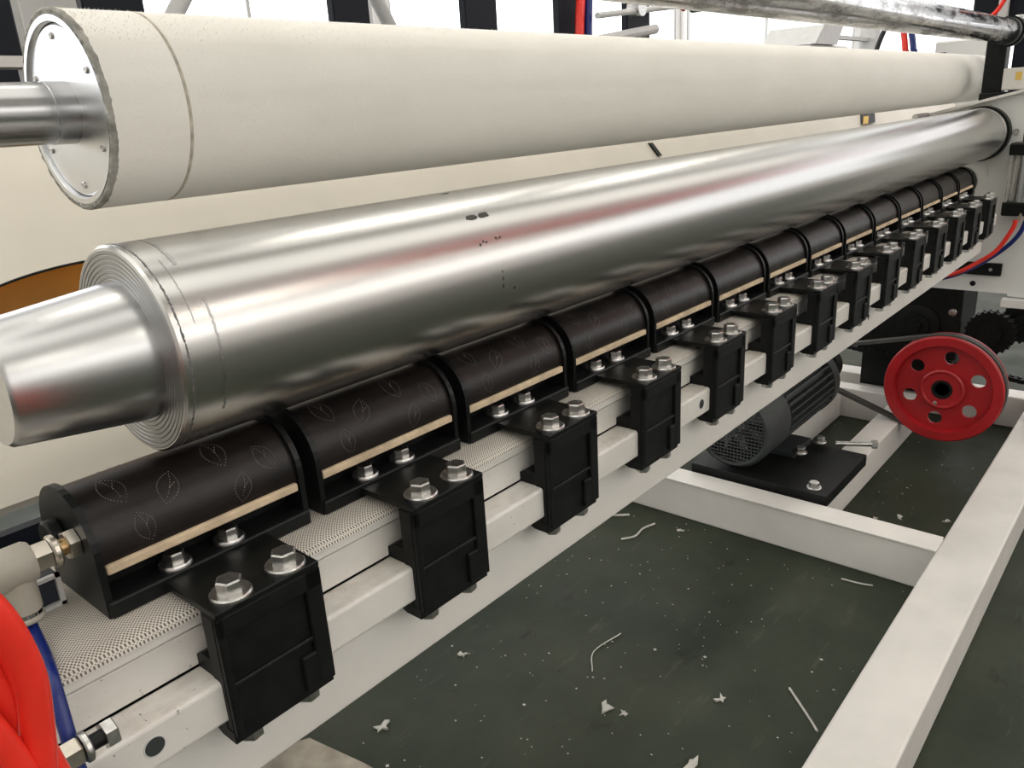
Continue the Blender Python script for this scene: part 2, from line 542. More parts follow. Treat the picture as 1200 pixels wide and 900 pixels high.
# ------------------------------------------------------------------ clamp units
PITCH = 0.3963
X0, X1 = 0.365, 0.733
CY, CZ, RS, RP = 1.255, -0.594, 0.090, 0.098

def leaf_dots(bm, xc, phi, rot, size):
    def put(u, v):
        cu, su = math.cos(rot), math.sin(rot)
        x = xc + u * cu - v * su
        a = phi + (u * su + v * cu) / RS
        rr = RS + .0006
        n = Vector((0, -math.cos(a), math.sin(a)))
        c = Vector((x, CY, CZ)) + n * rr
        tt = Vector((0, math.sin(a), math.cos(a)))
        s = .00095
        vs = [bm.verts.new(c + (Vector((1, 0, 0)) * p + tt * q) * s) for p, q in ((1, 0), (0, 1), (-1, 0), (0, -1))]
        tp = bm.verts.new(c + n * .0006)
        for i in range(4): bm.faces.new((vs[i], vs[(i + 1) % 4], tp))
    n = 15
    for i in range(n + 1):
        f = i / n
        v = (f - .5) * size
        wv = math.sin(PI * f) ** .8 * size * .30
        put(wv, v)
        if 0 < i < n: put(-wv, v)
    for i in range(9):
        f = i / 8; put(size * .05 * math.sin(f * 3), (f - .42) * size * .7)
    for i in range(1, 5):
        put(size * .04 * i, size * (-.05 + .05 * i))

def make_clamp():
    t = thing('roller_clamp', ((X0 + X1) / 2, 1.2, -.70), 'x', 'clamp', 'black clamps along the white beam')
    # cover shell
    b = nb(); seg = 40
    a0, a1 = math.radians(-14), math.radians(194)
    outer = [(CY - RS * math.cos(a0 + (a1 - a0) * i / seg), CZ + RS * math.sin(a0 + (a1 - a0) * i / seg)) for i in range(seg + 1)]
    inner = [(CY - (RS - .008) * math.cos(a0 + (a1 - a0) * i / seg), CZ + (RS - .008) * math.sin(a0 + (a1 - a0) * i / seg)) for i in range(seg + 1)]
    prism_pts = outer + inner[::-1]
    prism(b, prism_pts, X0 + .011, X1 - .011)
    bmesh.ops.triangulate(b, faces=[f for f in b.faces if len(f.verts) > 4])
    shell = finish('cover_shell', b, 'cover', t, True, ang=50)
    b = nb()
    spots = [(.43, 62, .3, .060), (.505, 42, -.5, .056), (.60, 60, .15, .060), (.675, 34, .4, .054), (.56, 100, .8, .055), (.46, 112, -.4, .055), (.665, 105, -.7, .055), (.45, 14, .2, .05), (.62, 12, -.3, .05)]
    for xc, ph, ro, sz in spots: leaf_dots(b, xc, math.radians(ph), ro, sz)
    d = finish('leaf_perforation', b, 'dot_tan', shell); tag(d, 'leaf outlines made of tiny pale dots', kind='stuff')
    # end plates
    for xa, xb in ((X0, X0 + .011), (X1 - .011, X1)):
        b = nb(); n = 20
        pts = [(CY - RP, -.690)] + [(CY - RP * math.cos(PI * i / n), CZ + RP * math.sin(PI * i / n)) for i in range(n + 1)] + [(CY + RP, -.690)]
        prism(b, pts, xa, xb)
        bmesh.ops.bevel(b, geom=[e for e in b.edges if abs(e.verts[0].co.x - e.verts[1].co.x) < 1e-6], offset=.0016, segments=1, affect='EDGES')
        finish('end_plate', b, 'black_paint', t)
    b = nb(); rod(b, (X0 - .022, CY + .02, CZ + .012), (X0, CY + .02, CZ + .012), .030, 24, .004); finish('hub', b, 'black_paint', t, True)
    # pale strip under the shell
    b = nb(); box(b, X0 + .013, X1 - .014, 1.158, 1.180, -.622, -.6065, .003, 2); finish('felt_strip', b, 'strip_felt', t)
    # holder
    b = nb(); box(b, X0 + .011, X1 - .011, 1.212, 1.345, -.672, -.612, .003); finish('holder_body', b, 'black_paint', t)
    b = nb(); box(b, X0 + .002, X1 - .002, 1.150, 1.350, -.6895, -.661, .004, 2); finish('base_flange', b, 'black_paint', t)
    for x in (.486, .583): bolt(t, (x, 1.176, -.661), r=.0172, h=.017, wr=.0265)
    # arm plate
    b = nb(); prism(b, [(.452, .999), (.636, .999), (.636, 1.06), (.640, 1.152), (.450, 1.152), (.452, 1.05)], -.678, -.667, 'z')
    bmesh.ops.bevel(b, geom=b.edges[:], offset=.002, segments=1, affect='EDGES')
    finish('arm_plate', b, 'black_paint', t)
    for x in (.497, .594): bolt(t, (x, 1.0305, -.667), r=.0208, h=.021, wr=.0325)
    # clamp block with ribs
    b = nb()
    box(b, .450, .637, 1.009, 1.046, -.893, -.678, .004)
    box(b, .450, .637, 1.000, 1.012, -.712, -.678, .0025)          # top rib
    box(b, .450, .463, 1.000, 1.012, -.893, -.678, .0025)          # left rib
    box(b, .606, .637, 1.000, 1.012, -.893, -.678, .0025)          # right rib
    box(b, .450, .637, 1.002, 1.012, -.806, -.797, .0025)          # cross ridge
    box(b, .580, .637, 1.0005, 1.012, -.893, -.825, .004, 2)        # lower corner boss
    finish('clamp_block', b, 'black_iron', t)
    b = nb(); prism(b, [(1.040, -.764), (1.070, -.764), (1.0955, -.777), (1.0955, -.795), (1.040, -.795)], .451, .636)
    finish('upper_jaw', b, 'black_iron', t)
    b = nb(); prism(b, [(1.010, -.906), (1.050, -.906), (1.083, -.892), (1.083, -.8735), (1.030, -.8735), (1.030, -.885), (1.010, -.885)], .449, .637)
    finish('lower_jaw', b, 'black_iron', t)
    for x in (.487, .597): bolt(t, (x, 1.030, -.906), (0, 0, -1), r=.019, h=.016, wr=.02, wh=.003, name='set_bolt', washer=False)
    return t

clamp0 = make_clamp()
ords = ['nearest the camera, at the blue hose', 'second', 'third', 'fourth', 'fifth', 'sixth', 'seventh', 'eighth', 'ninth', 'tenth', 'eleventh', 'twelfth', 'thirteenth', 'last']
for k in range(14):
    o = clamp0 if k == 0 else copy_tree(clamp0)
    o.location = W((X0 + X1) / 2 + k * PITCH, 1.2, -.70)
    if k == 0: lb = 'black roller clamp nearest the camera, with brass air fitting'
    elif k == 13: lb = 'black roller clamp farthest away, last before the side frame'
    elif k > 8: lb = '%s black roller clamp from the far end of the white beam' % {9: 'fifth', 10: 'fourth', 11: 'third', 12: 'second'}[k]
    else: lb = '%s black roller clamp counted from the blue hose' % ords[k]
    o['label'] = lb

# small silver end bracket after the last clamp
b = nb()
lathe(b, (5.93, 1.25, -.60), (1, 0, 0), [(0, 0), (0, .10), (.03, .10), (.03, 0)], 28)
box(b, 5.93, 5.96, 1.16, 1.34, -.69, -.60)
tag(finish('end_bracket', b, 'zinc', None, True), 'rounded silver end bracket after the last black clamp', 'bracket')

# ------------------------------------------------------------------ steel roller
SY, SZ, SR, SX0, SX1 = 1.2591, -0.3233, 0.1674, 0.520, 6.36
t = thing('steel_roller', (3.4, SY, SZ - SR), 'long ground steel roller with tapered journal above the black clamps', 'roller')
b = nb(); lathe(b, (0, SY, SZ), (1, 0, 0), [(SX0, .1083), (SX0, SR - .004), (SX0 + .004, SR), (SX1 - .06, SR), (SX1 - .05, SR - .01), (SX1 - .05, 0)], 128); finish('roller_body', b, 'steel', t, True)
# machined end face with fine concentric steps
prof = []
r = .1095
i = 0
while r < SR - .006:
    prof += [(SX0 - .0012, r), (SX0 - .0012, r + .0055), (SX0 - .0002, r + .0065)]
    r += .0075
prof = [(SX0 + .002, .1075)] + prof + [(SX0 + .002, SR - .005)]
b = nb(); lathe(b, (0, SY, SZ), (1, 0, 0), prof, 128); finish('end_face', b, 'face_steel', t, True, ang=20)
b = nb(); lathe(b, (0, SY, SZ), (1, 0, 0), [(.319, 0), (.319, .085), (.326, .0906), (.4957, .1096), (.4983, .1105), (SX0, .1105), (SX0, .087)], 96); finish('tapered_journal', b, 'turned_steel', t, True)
# rough weld bead round the edge of the shell
b = nb(); prof = [(SX0 + .0115, SR - .001), (SX0 + .0125, SR + .0005), (SX0 + .0145, SR + .0005), (SX0 + .0155, SR - .001)]
lathe(b, (0, SY, SZ), (1, 0, 0), prof, 420)
for v in b.verts: v.co.x += random.uniform(-.0014, .0014)
finish('weld_seam', b, 'weld', t)
b = nb(); lathe(b, (0, SY, SZ), (1, 0, 0), [(SX1 - .05, .10), (SX1 - .05, SR + .003), (SX1, SR + .003), (SX1 + .02, SR - .02), (SX1 + .02, .09)], 64); finish('end_ring', b, 'chrome', t, True)
b = nb(); lathe(b, (0, SY, SZ), (1, 0, 0), [(SX1 + .01, SR - .01), (SX1 + .01, SR + .012), (SX1 + .088, SR + .012), (SX1 + .088, 0)], 64); finish('bearing_seat', b, 'black_iron', t, True)
def scuff_ring(x, w, a0, a1, seed):
    rn = random.Random(seed); bm = nb(); n = 90; R0 = SR + .0004; A, B = [], []
    for i in range(n + 1):
        a = a0 + (a1 - a0) * i / n
        j = rn.uniform(-.0012, .0012)
        A.append(bm.verts.new((x + j - w * rn.uniform(.2, .6), SY - R0 * math.cos(a), SZ + R0 * math.sin(a))))
        B.append(bm.verts.new((x + j + w * rn.uniform(.2, .6), SY - R0 * math.cos(a), SZ + R0 * math.sin(a))))
    for i in range(n): bm.faces.new((A[i], A[i + 1], B[i + 1], B[i]))
    return bm
for i, (x, w, a0, a1) in enumerate(((.557, .0022, .35, 1.05), (.585, .0045, -.55, .55), (.575, .007, .95, 1.6))):
    finish('scuff_ring', scuff_ring(x, w, a0, a1, i), 'scuff_steel', t, True)
# black oil blotches
def blotch(cx, ang, sx, sa, n, seed):
    rnd = random.Random(seed)
    bm = nb(); R0 = SR + .0006
    def P(u, a): return Vector((u, SY - R0 * math.cos(a), SZ + R0 * math.sin(a)))
    c = bm.verts.new(P(cx, ang)); ring = []
    for i in range(n):
        q = 2 * PI * i / n; f = rnd.uniform(.75, 1.15)
        ring.append(bm.verts.new(P(cx + math.cos(q) * sx * f, ang + math.sin(q) * sa * f / R0)))
    for i in range(n): bm.faces.new((c, ring[i], ring[(i + 1) % n]))
    return bm
for i, (x, a, sx, sa) in enumerate(((1.2055, 0.829, 0.0165, 0.0074), (1.2428, 0.832, 0.0165, 0.0078), (1.1873, 0.448, 0.0026, 0.0035), (1.1986, 0.482, 0.0026, 0.0026), (1.2073, 0.467, 0.0026, 0.0026), (1.2385, 0.487, 0.0026, 0.0026), (1.2497, 0.488, 0.0035, 0.0026), (1.2315, 0.069, 0.0013, 0.0035), (1.2324, -0.018, 0.0013, 0.0052), (1.2324, -0.115, 0.0019, 0.0052), (1.2697, -0.182, 0.0026, 0.0035), (1.235, 1.48, 0.013, 0.0026))):
    finish('oil_spot', blotch(x, a, sx, sa, 11, i), 'oil', t, True)

# ------------------------------------------------------------------ cloth-covered roller
FY, FZ, FR, FX0, FX1 = 1.5994, 0.0447, 0.1728, 0.645, 7.62
t = thing('cloth_roller', (4.0, FY, FZ - FR), 'thick roller wrapped in fuzzy off-white cloth above the steel roller', 'roller')
b = nb(); lathe(b, (0, FY, FZ), (1, 0, 0), [(FX0, FR - .022), (FX0 - .002, FR - .006), (FX0 + .004, FR), (.783, FR), (.786, FR - .0014), (.790, FR - .0014), (.793, FR), (FX1 - .006, FR), (FX1, FR - .006), (FX1, .1)], 128); finish('cloth_sleeve', b, 'felt', t, True)
b = nb(); lathe(b, (0, FY, FZ), (1, 0, 0), [(.7842, FR - .0010), (.7865, FR + .0002), (.7895, FR + .0002), (.7918, FR - .0010)], 128); so = finish('sleeve_seam', b, simple('seam_thread', (0.46, 0.42, 0.34), 0.95, nscale=120, var=0.3), t, True)
b = nb(); lathe(b, (0, FY, FZ), (1, 0, 0), [(FX0 - .003, FR - .009), (FX0 - .0035, FR - .003), (FX0 + .0005, FR + .0006), (FX0 + .006, FR + .0004), (FX0 + .007, FR - .002)], 160)
rq = random.Random(5)
for v in b.verts: v.co.x += rq.uniform(-.0018, .0018)
finish('frayed_edge', b, simple('grimy_cloth', (0.30, 0.29, 0.26), 0.95, nscale=90, var=0.4), t, True)
# loose fibres standing on the sleeve
b = nb(); rf = random.Random(3)
for i in range(2600):
    x = FX0 + (rf.random() ** 2.0) * 3.2; a = rf.uniform(math.radians(40), math.radians(130))
    nrm = Vector((0, -math.cos(a), math.sin(a))); p = Vector((x, FY, FZ)) + nrm * (FR - .0005)
    tip = p + nrm * rf.uniform(.002, .005) + Vector((rf.uniform(-.004, .004), rf.uniform(-.002, .002), 0))
    w = Vector((.0005, 0, 0)); u = nrm.cross(Vector((1, 0, 0))) * .0005
    v0, v1, v2, v3 = b.verts.new(p + w), b.verts.new(p - w), b.verts.new(p + u), b.verts.new(tip)
    b.faces.new((v0, v1, v3)); b.faces.new((v1, v2, v3)); b.faces.new((v2, v0, v3))
tag(finish('cloth_fibres', b, 'felt', t), kind='stuff')
b = nb(); lathe(b, (0, FY, FZ), (1, 0, 0), [(FX0 + .03, 0), (FX0 + .03, FR - .024), (FX0 + .002, FR - .023), (FX0 - .004, FR - .021), (FX0 - .004, FR - .011), (FX0 + .01, FR - .008)], 96); finish('end_rim', b, 'end_alu', t, True)
b = nb(); lathe(b, (0, FY, FZ), (1, 0, 0), [(FX0 + .003, 0), (FX0 + .003, FR - .028), (FX0 + .006, FR - .025), (FX0 + .02, FR - .025)], 96); ep = finish('end_plate', b, 'end_alu', t, True)
for i in range(6):
    a = PI / 6 + i * PI / 3
    p = (FX0 + .003, FY + .128 * math.cos(a), FZ + .128 * math.sin(a))
    b = nb(); lathe(b, p, (-1, 0, 0), [(0, .006), (.003, .006), (.004, .004), (.003, .003), (.003, 0)], 14); finish('screw', b, 'zinc', ep, True)
b = nb(); lathe(b, (0, FY, FZ), (1, 0, 0), [(-.4, 0), (-.4, .0530), (.609, .0530), (.610, .0540), (.675, .0540), (.675, .02)], 64); finish('shaft', b, 'shaft_steel', t, True)
b = nb(); lathe(b, (0, FY, FZ), (1, 0, 0), [(FX1 - .005, .05), (FX1 - .005, .166), (FX1 + .15, .166), (FX1 + .15, .05)], 48); finish('bearing_housing', b, 'black_iron', t, True)

# ------------------------------------------------------------------ chrome guide roller at the top right
KD = 1.196; KA = math.radians(14.85)
KY, KZ, KR = KD * math.cos(KA), KD * math.sin(KA), KD * math.sin(math.radians(3.45))
t = thing('guide_roller', (3.5, KY, KZ - KR), 'slim tarnished chrome guide roller running along the top right', 'roller')
b = nb(); lathe(b, (0, KY, KZ), (1, 0, 0), [(.2, 0), (.2, KR), (6.24, KR), (6.27, KR - .01), (6.27, 0)], 72); finish('roller_body', b, 'tarnished_chrome', t, True)
b = nb(); lathe(b, (0, KY, KZ), (1, 0, 0), [(6.22, KR * .98), (6.22, KR + .010), (6.30, KR + .010), (6.30, 0)], 48); finish('end_collar', b, 'rubber', t, True)
b = nb(); rod(b, (6.30, KY, KZ), (6.7, KY, KZ), .035, 20); finish('axle', b, 'zinc', t, True)

# ------------------------------------------------------------------ cream guard plate behind the rollers, with cut-out
PY = 2.0; SLOPE = 0.6
def gy(z): return PY + (z + .797) * SLOPE
t = thing('guard_plate', (3.5, PY, -.80), 'long cream painted guard plate behind the two rollers', 'guard')
b = nb()
gx0, gx1, gz0, gz1 = -1.6, 10.5, -.797, .07
cx, cz, rx, rz = .90, -.435, .40, .119            # opening
n = 64
angs = [2 * PI * i / n for i in range(n)]
hole = [(cx + rx * math.cos(a), cz + rz * math.sin(a)) for a in angs]
def rectpt(a):
    dx, dz = math.cos(a), math.sin(a)
    lims = []
    if dx > 1e-9: lims.append((gx1 - cx) / dx)
    if dx < -1e-9: lims.append((gx0 - cx) / dx)
    if dz > 1e-9: lims.append((gz1 - cz) / dz)
    if dz < -1e-9: lims.append((gz0 - cz) / dz)
    q = min(lims); return (cx + dx * q, cz + dz * q)
rect = [rectpt(a) for a in angs]
for c in ((gx0, gz0), (gx1, gz0), (gx1, gz1), (gx0, gz1)):
    j = min(range(n), key=lambda q: abs(((math.atan2(c[1] - cz, c[0] - cx) - angs[q] + PI) % (2 * PI)) - PI)); rect[j] = c
def loop(pts, d): return [b.verts.new((x, gy(z) + d, z)) for x, z in pts]
Of, Hf, Ob, Hb = loop(rect, 0), loop(hole, 0), loop(rect, .04), loop(hole, .04)
for i in range(n):
    j = (i + 1) % n
    b.faces.new((Of[i], Of[j], Hf[j], Hf[i])); b.faces.new((Ob[j], Ob[i], Hb[i], Hb[j]))
    b.faces.new((Hf[i], Hf[j], Hb[j], Hb[i])); b.faces.new((Of[j], Of[i], Ob[i], Ob[j]))
finish('sheet', b, 'cream_paint', t)
b = nb(); tube(b, [(x, gy(z) - .003, z) for x, z in hole] + [(hole[0][0], gy(hole[0][1]) - .003, hole[0][1])], .0035, 8, 2); finish('opening_edge', b, 'black_iron', t, True)
b = nb(); box(b, gx0, gx1, PY + .005, PY + .10, -.815, -.797); finish('lower_lip', b, 'cream_paint', t)
b = nb(); box(b, -1.6, -1.48, PY + .04, PY + .16, -H, -.81); finish('upright', b, 'cream_paint', t)
# orange drum seen through the opening
t = thing('orange_drum', (.3, 2.80, -.9), 'orange-brown painted drum behind the opening in the cream guard', 'drum')
b = nb(); lathe(b, (0, 2.80, -.50), (1, 0, 0), [(-1.2, 0), (-1.2, .34), (-1.18, .36), (1.06, .36), (1.08, .34), (1.08, 0)], 64); finish('drum_shell', b, 'orange_paint', t, True)
b = nb(); rod(b, (-1.5, 2.80, -.50), (1.5, 2.80, -.50), .05); finish('drum_axle', b, 'zinc', t, True)
for x in (-1.4, 1.4):
    b = nb(); box(b, x - .05, x + .05, 2.73, 2.87, -H, -.55); finish('pedestal', b, 'navy', t)
# black and yellow tab and dark clip on the guard plate
def slab_on_guard(x0, x1, z0, z1, lean=0.0, d0=.001, d1=.02):
    bm = nb()
    A = [bm.verts.new((x + (lean if z == z0 else 0), gy(z) - d0, z)) for x, z in ((x0, z0), (x1, z0), (x1, z1), (x0, z1))]
    B = [bm.verts.new((x + (lean if z == z0 else 0), gy(z) - d1, z)) for x, z in ((x0, z0), (x1, z0), (x1, z1), (x0, z1))]
    bm.faces.new(A); bm.faces.new(B[::-1])
    for i in range(4): bm.faces.new((A[i], A[(i + 1) % 4], B[(i + 1) % 4], B[i]))
    return bm
tt = finish('warning_tab', slab_on_guard(7.34, 7.66, -.262, -.188, -.11), 'black_iron'); tag(tt, 'small black and yellow tab on the cream guard between the rollers', 'tab')
finish('yellow_stripe', slab_on_guard(7.34, 7.46, -.262, -.205, -.11, .02, .024), 'yellow_print', tt)
tag(finish('wire_clip', slab_on_guard(3.90, 3.935, -.27, -.20, .03, .001, .012), 'black_iron'), 'thin dark wire clip on the cream guard above the steel roller', 'clip')
# dark trough below the guard, added for the shadowed machine interior
t = thing('dark_filler', (0, 1.8, -1.2), 'dark blue trough added for the shadowed interior under the cream guard, behind the fitting', 'filler')
b = nb(); box(b, -1.5, .75, 1.55, 1.93, -1.15, -1.10); finish('filler_floor', b, 'navy', t)
b = nb(); box(b, -1.5, .75, 1.90, 1.93, -1.10, -.82); finish('filler_back', b, 'navy', t)
b = nb(); box(b, -1.5, .75, 1.55, 1.58, -1.10, -.95); finish('filler_front', b, 'navy', t)
for x in (-1.3, -.7):
    b = nb(); box(b, x, x + .1, 1.68, 1.80, -H, -1.15); finish('leg', b, 'navy', t)

# ------------------------------------------------------------------ far side frame
t = thing('side_frame', (6.4945, 1.237, -1.4314), 'white painted side frame plate at the far end of the rollers', 'frame')
b = nb(); prism(b, [(1.95, -.290), (1.643, -.221), (1.573, -.179), (1.043, -.055), (.265, .128), (.265, -1.445), (.972, -1.431), (.972, -1.414), (2.9, -1.414), (2.9, -1.15), (1.95, -1.15)], 6.4503, 6.5563); finish('plate', b, 'panel_paint', t)
b = nb(); prism(b, [(1.5905, -0.1962), (1.0426, -0.0672), (0.2651, 0.1149), (0.2651, 0.1325), (1.0426, -0.0495), (1.5905, -0.175)], 6.3973, 6.574); finish('top_flange', b, 'white_paint', t)
b = nb(); rod(b, (6.141, 1.617, -0.19), (6.4503, 1.617, -0.19), 0.0194, 16, 0.0035); finish('stop_pin', b, 'zinc', t, True)
for y, z in ((1.2326, -0.1449), (1.0559, -0.3154)):
    b = nb(); lathe(b, (6.4485, y, z), (-1, 0, 0), [(0, 0.0194), (0.0053, 0.0194), (0.0053, 0.0124), (-0.0009, 0.0106), (-0.0009, 0)], 18); finish('screw', b, 'zinc', t, True)
b = nb(); lathe(b, (6.449, 1.1964, -1.359), (-1, 0, 0), [(0, 0.0194), (0.0009, 0.0194), (0.0013, 0)], 18); finish('bolt_hole', b, 'black_iron', t, True)
b = nb(); box(b, 6.4238, 6.4503, 1.025, 1.3784, -1.2901, -1.2017, 0.0035); finish('slot_cover', b, 'black_iron', t)
b = nb(); hexprism(b, (6.422, 1.0912, -1.2459), (-1, 0, 0), 0.0124, 0.0088); finish('bolt', b, 'zinc', t)
for y, zb in ((.66, -2.342), (2.75, -H)):
    b = nb(); box(b, 6.4503, 6.5563, y - 0.0972, y + 0.0972, zb, -1.4138); finish('leg', b, 'panel_paint', t)
b = nb(); box(b, 6.3973, 6.468, 0.2651, 0.9985, -1.5021, -1.4447, 0.0035); finish('bottom_ledge', b, 'white_paint', t)

# parts that stand on the frame top
t = thing('roller_bracket', (6.627, 1.2812, -0.1767), 'black bracket holding the guide roller over the far frame', 'bracket')
b = nb(); box(b, 6.5917, 6.7154, 1.2017, 1.3254, -0.1414, 0.3181, 0.0053); finish('upright', b, 'black_iron', t)
b = nb(); box(b, 6.5386, 6.7684, 1.025, 1.3254, -0.1149, -0.0619, 0.0053); finish('foot', b, 'black_iron', t)
b = nb(); lathe(b, (6.3089, KY, KZ), (1, 0, 0), [(0, 0), (0, 0.0928), (0.053, 0.0928), (0.053, 0)], 32); finish('end_cap', b, 'black_paint', t, True)
b = nb(); box(b, 6.3089, 6.7154, KY - 0.0265, KY + 0.1414, KZ - 0.0177, KZ + 0.0177); finish('tie_bar', b, 'black_iron', t)
t = thing('junction_box', (6.627, 1.1045, -0.053), 'white junction box with yellow label on the far frame', 'box')
b = nb(); box(b, 6.574, 6.733, 0.972, 1.2017, -0.053, 0.0884, 0.0071, 2); finish('box_body', b, 'white_paint', t)
b = nb(); box(b, 6.5700, 6.5745, 1.088, 1.125, 0.010, 0.062); finish('label_patch', b, 'yellow_print', t)
t = thing('dark_housing', (6.8921, 1.0603, 0.2651), 'dark grey housing in the top right corner above the chrome roller', 'housing')
b = nb(); box(b, 6.9804, 7.4222, 0.972, 1.5198, 0.4153, 0.8394, 0.0088); finish('housing_body', b, 'dark_post', t)
b = nb(); box(b, 6.9363, 6.9981, 1.2901, 1.3519, 0.4065, 0.8217, 0.0044); finish('post', b, 'pale_grey', t)
b = nb(); box(b, 6.9363, 6.9981, 1.025, 1.078, 0.4065, 0.8217, 0.0044); finish('post', b, 'pale_grey', t)
b = nb(); box(b, 7.113, 7.3781, 1.1487, 1.2547, -0.0707, 0.4153, 0.0044); finish('support', b, 'dark_post', t)
b = nb(); hexprism(b, (6.5828, 1.1487, 0.3888), (0, 0, 1), 0.0265, 0.0265); tag(finish('lock_nut', b, 'zinc'), 'bright nut at the far end of the chrome roller', 'nut')
b = nb(); tube(b, [(6.8479, 1.5463, 0.4418), (6.8479, 1.4314, 0.4153), (6.8479, 1.3431, 0.4683), (6.8479, 1.2901, 0.5743), (6.8479, 1.2724, 0.7069)], 0.0141, 10); tag(finish('air_hose', b, 'red_hose', None, True), 'short red hose above the far end of the chrome roller', 'hose')

# pneumatic cylinder on the side frame
t = thing('air_cylinder', (6.3619, 0.9543, -0.8483), 'silver air cylinder with black end caps on the far side frame', 'cylinder')
b = nb(); rod(b, (6.3619, 0.9755, -0.7599), (6.3619, 0.9755, -0.4595), 0.0548, 28); finish('barrel', b, 'shaft_steel', t, True)
for z0, z1 in ((-0.8527, -0.7599), (-0.4595, -0.3799)):
    b = nb(); box(b, 6.2824, 6.4414, 0.8959, 1.055, z0, z1, 0.0106, 2); finish('end_cap', b, 'black_paint', t)
for sx in (-1, 1):
    for sy in (-1, 1):
        b = nb(); rod(b, (6.3619 + sx * 0.0636, 0.9755 + sy * 0.0636, -0.7776), (6.3619 + sx * 0.0636, 0.9755 + sy * 0.0636, -0.4418), 0.0088, 10); finish('tie_rod', b, 'zinc', t, True)
b = nb(); rod(b, (6.3619, 0.9755, -0.3799), (6.3619, 0.9755, -0.2651), 0.0221, 16); finish('piston_rod', b, 'chrome', t, True)
b = nb(); rod(b, (6.3001, 0.9366, -0.8836), (6.3001, 0.9366, -0.8306), 0.0194, 14); finish('hose_fitting', b, 'nickel', t, True)
b = nb(); tube(b, [(6.2736, 0.9587, -0.8748), (6.2736, 0.972, -0.9366), (6.2736, 1.0453, -1.0806), (6.2736, 1.1531, -1.1761), (6.2736, 1.2786, -1.2582), (6.3619, 1.4579, -1.3254)], 0.0146, 12); tag(finish('air_hose', b, 'red_hose', None, True), 'thin red air hose hanging from the far air cylinder', 'hose')
b = nb(); tube(b, [(6.3266, 0.9013, -0.8571), (6.3266, 0.9366, -0.9755), (6.3266, 1.0161, -1.0824), (6.3266, 1.1398, -1.1884), (6.3266, 1.2901, -1.2812), (6.3796, 1.4668, -1.3519)], 0.0146, 12); tag(finish('air_hose', b, 'blue_hose', None, True), 'thin blue air hose hanging beside the far red hose', 'hose')

# ------------------------------------------------------------------ frame on the floor
t = thing('base_frame', (4.5, 1.2, -H), 'white painted steel base frame lying on the green floor', 'frame')
b = nb(); box(b, .6, 8.2, .525, .795, -H, -2.342, .012, 3); finish('long_rail', b, 'rail_white', t)
b = nb(); box(b, 4.235, 4.395, .79, 3.3, -H, -2.345, .01, 2); finish('cross_beam', b, 'white_paint', t)
b = nb(); box(b, 4.222, 4.400, .796, 3.29, -2.345, -2.335, .002); finish('top_flange', b, 'white_paint', t)
b = nb(); box(b, 6.98, 7.18, .79, 3.3, -H, -2.345, .01, 2); finish('cross_beam', b, 'white_paint', t)
b = nb(); box(b, 4.39, 6.55, 1.49, 1.67, -H, -2.365, .008, 2); finish('motor_rail', b, 'white_paint', t)
b = nb(); box(b, 4.39, 6.55, 2.08, 2.28, -H, -2.365, .008, 2); finish('motor_rail', b, 'white_paint', t)
b = nb(); box(b, 6.55, 6.70, 1.45, 2.6, -H, -2.345, .008, 2); finish('cross_bar', b, 'white_paint', t)
b = nb(); box(b, .6, 8.2, 3.3, 3.55, -H, -2.342, .012, 3); finish('long_rail', b, 'rail_white', t)

# ------------------------------------------------------------------ motor
MY, MZ, MR = 2.09, -2.01, .262
t = thing('electric_motor', (5.0, MY, -2.315), 'dark grey electric motor with fan grille under the white beam', 'motor')
b = nb(); box(b, 4.42, 5.16, 1.445, 2.34, -2.364, -2.285, .004); finish('base_plate', b, 'black_iron', t)
b = nb(); lathe(b, (0, MY, MZ), (1, 0, 0), [(4.475, MR - .04), (4.47, MR - .02), (4.49, MR), (4.80, MR), (4.80, MR - .02), (4.52, MR - .02), (4.485, MR - .045)], 64); fc = finish('fan_cover', b, 'motor_grey', t, True)
b = nb()
for i in range(-9, 10):
    v = i * .023; hh = math.sqrt(max(0, (MR - .035) ** 2 - v * v))
    if hh < .03: continue
    rod(b, (4.478, MY + v, MZ - hh), (4.478, MY + v, MZ + hh), .0045, 6)
    rod(b, (4.478, MY - hh, MZ + v), (4.478, MY + hh, MZ + v), .0045, 6)
finish('grille', b, 'motor_grey', fc, True)
b = nb(); lathe(b, (4.474, MY, MZ), (1, 0, 0), [(-.004, 0), (-.004, .035), (.01, .04), (.01, 0)], 24); finish('grille_hub', b, 'motor_grey', fc, True)
b = nb(); lathe(b, (4.56, MY, MZ), (1, 0, 0), [(0, 0), (0, .05), (.06, .05), (.06, 0)], 24)
for i in range(7):
    a = 2 * PI * i / 7
    u = Vector((0, math.cos(a), math.sin(a))); w = Vector((0, -math.sin(a), math.cos(a)))
    o = Vector((4.56, MY, MZ))
    vs = [b.verts.new(o + u * rr + w * ww + Vector((xx, 0, 0))) for rr, ww, xx in ((.04, -.02, .0), (.18, -.05, .0), (.18, .05, .06), (.04, .02, .06))]
    vs2 = [b.verts.new(v.co + Vector((.008, 0, 0))) for v in vs]
    b.faces.new(vs); b.faces.new(vs2[::-1])
    for q in range(4): b.faces.new((vs[q], vs[(q + 1) % 4], vs2[(q + 1) % 4], vs2[q]))
tag(finish('fan', b, 'pale_grey', t), 'pale fan blades behind the grille')
b = nb(); rod(b, (4.80, MY, MZ), (5.66, MY, MZ), MR - .055, 48); finish('stator_body', b, 'motor_grey', t, True)
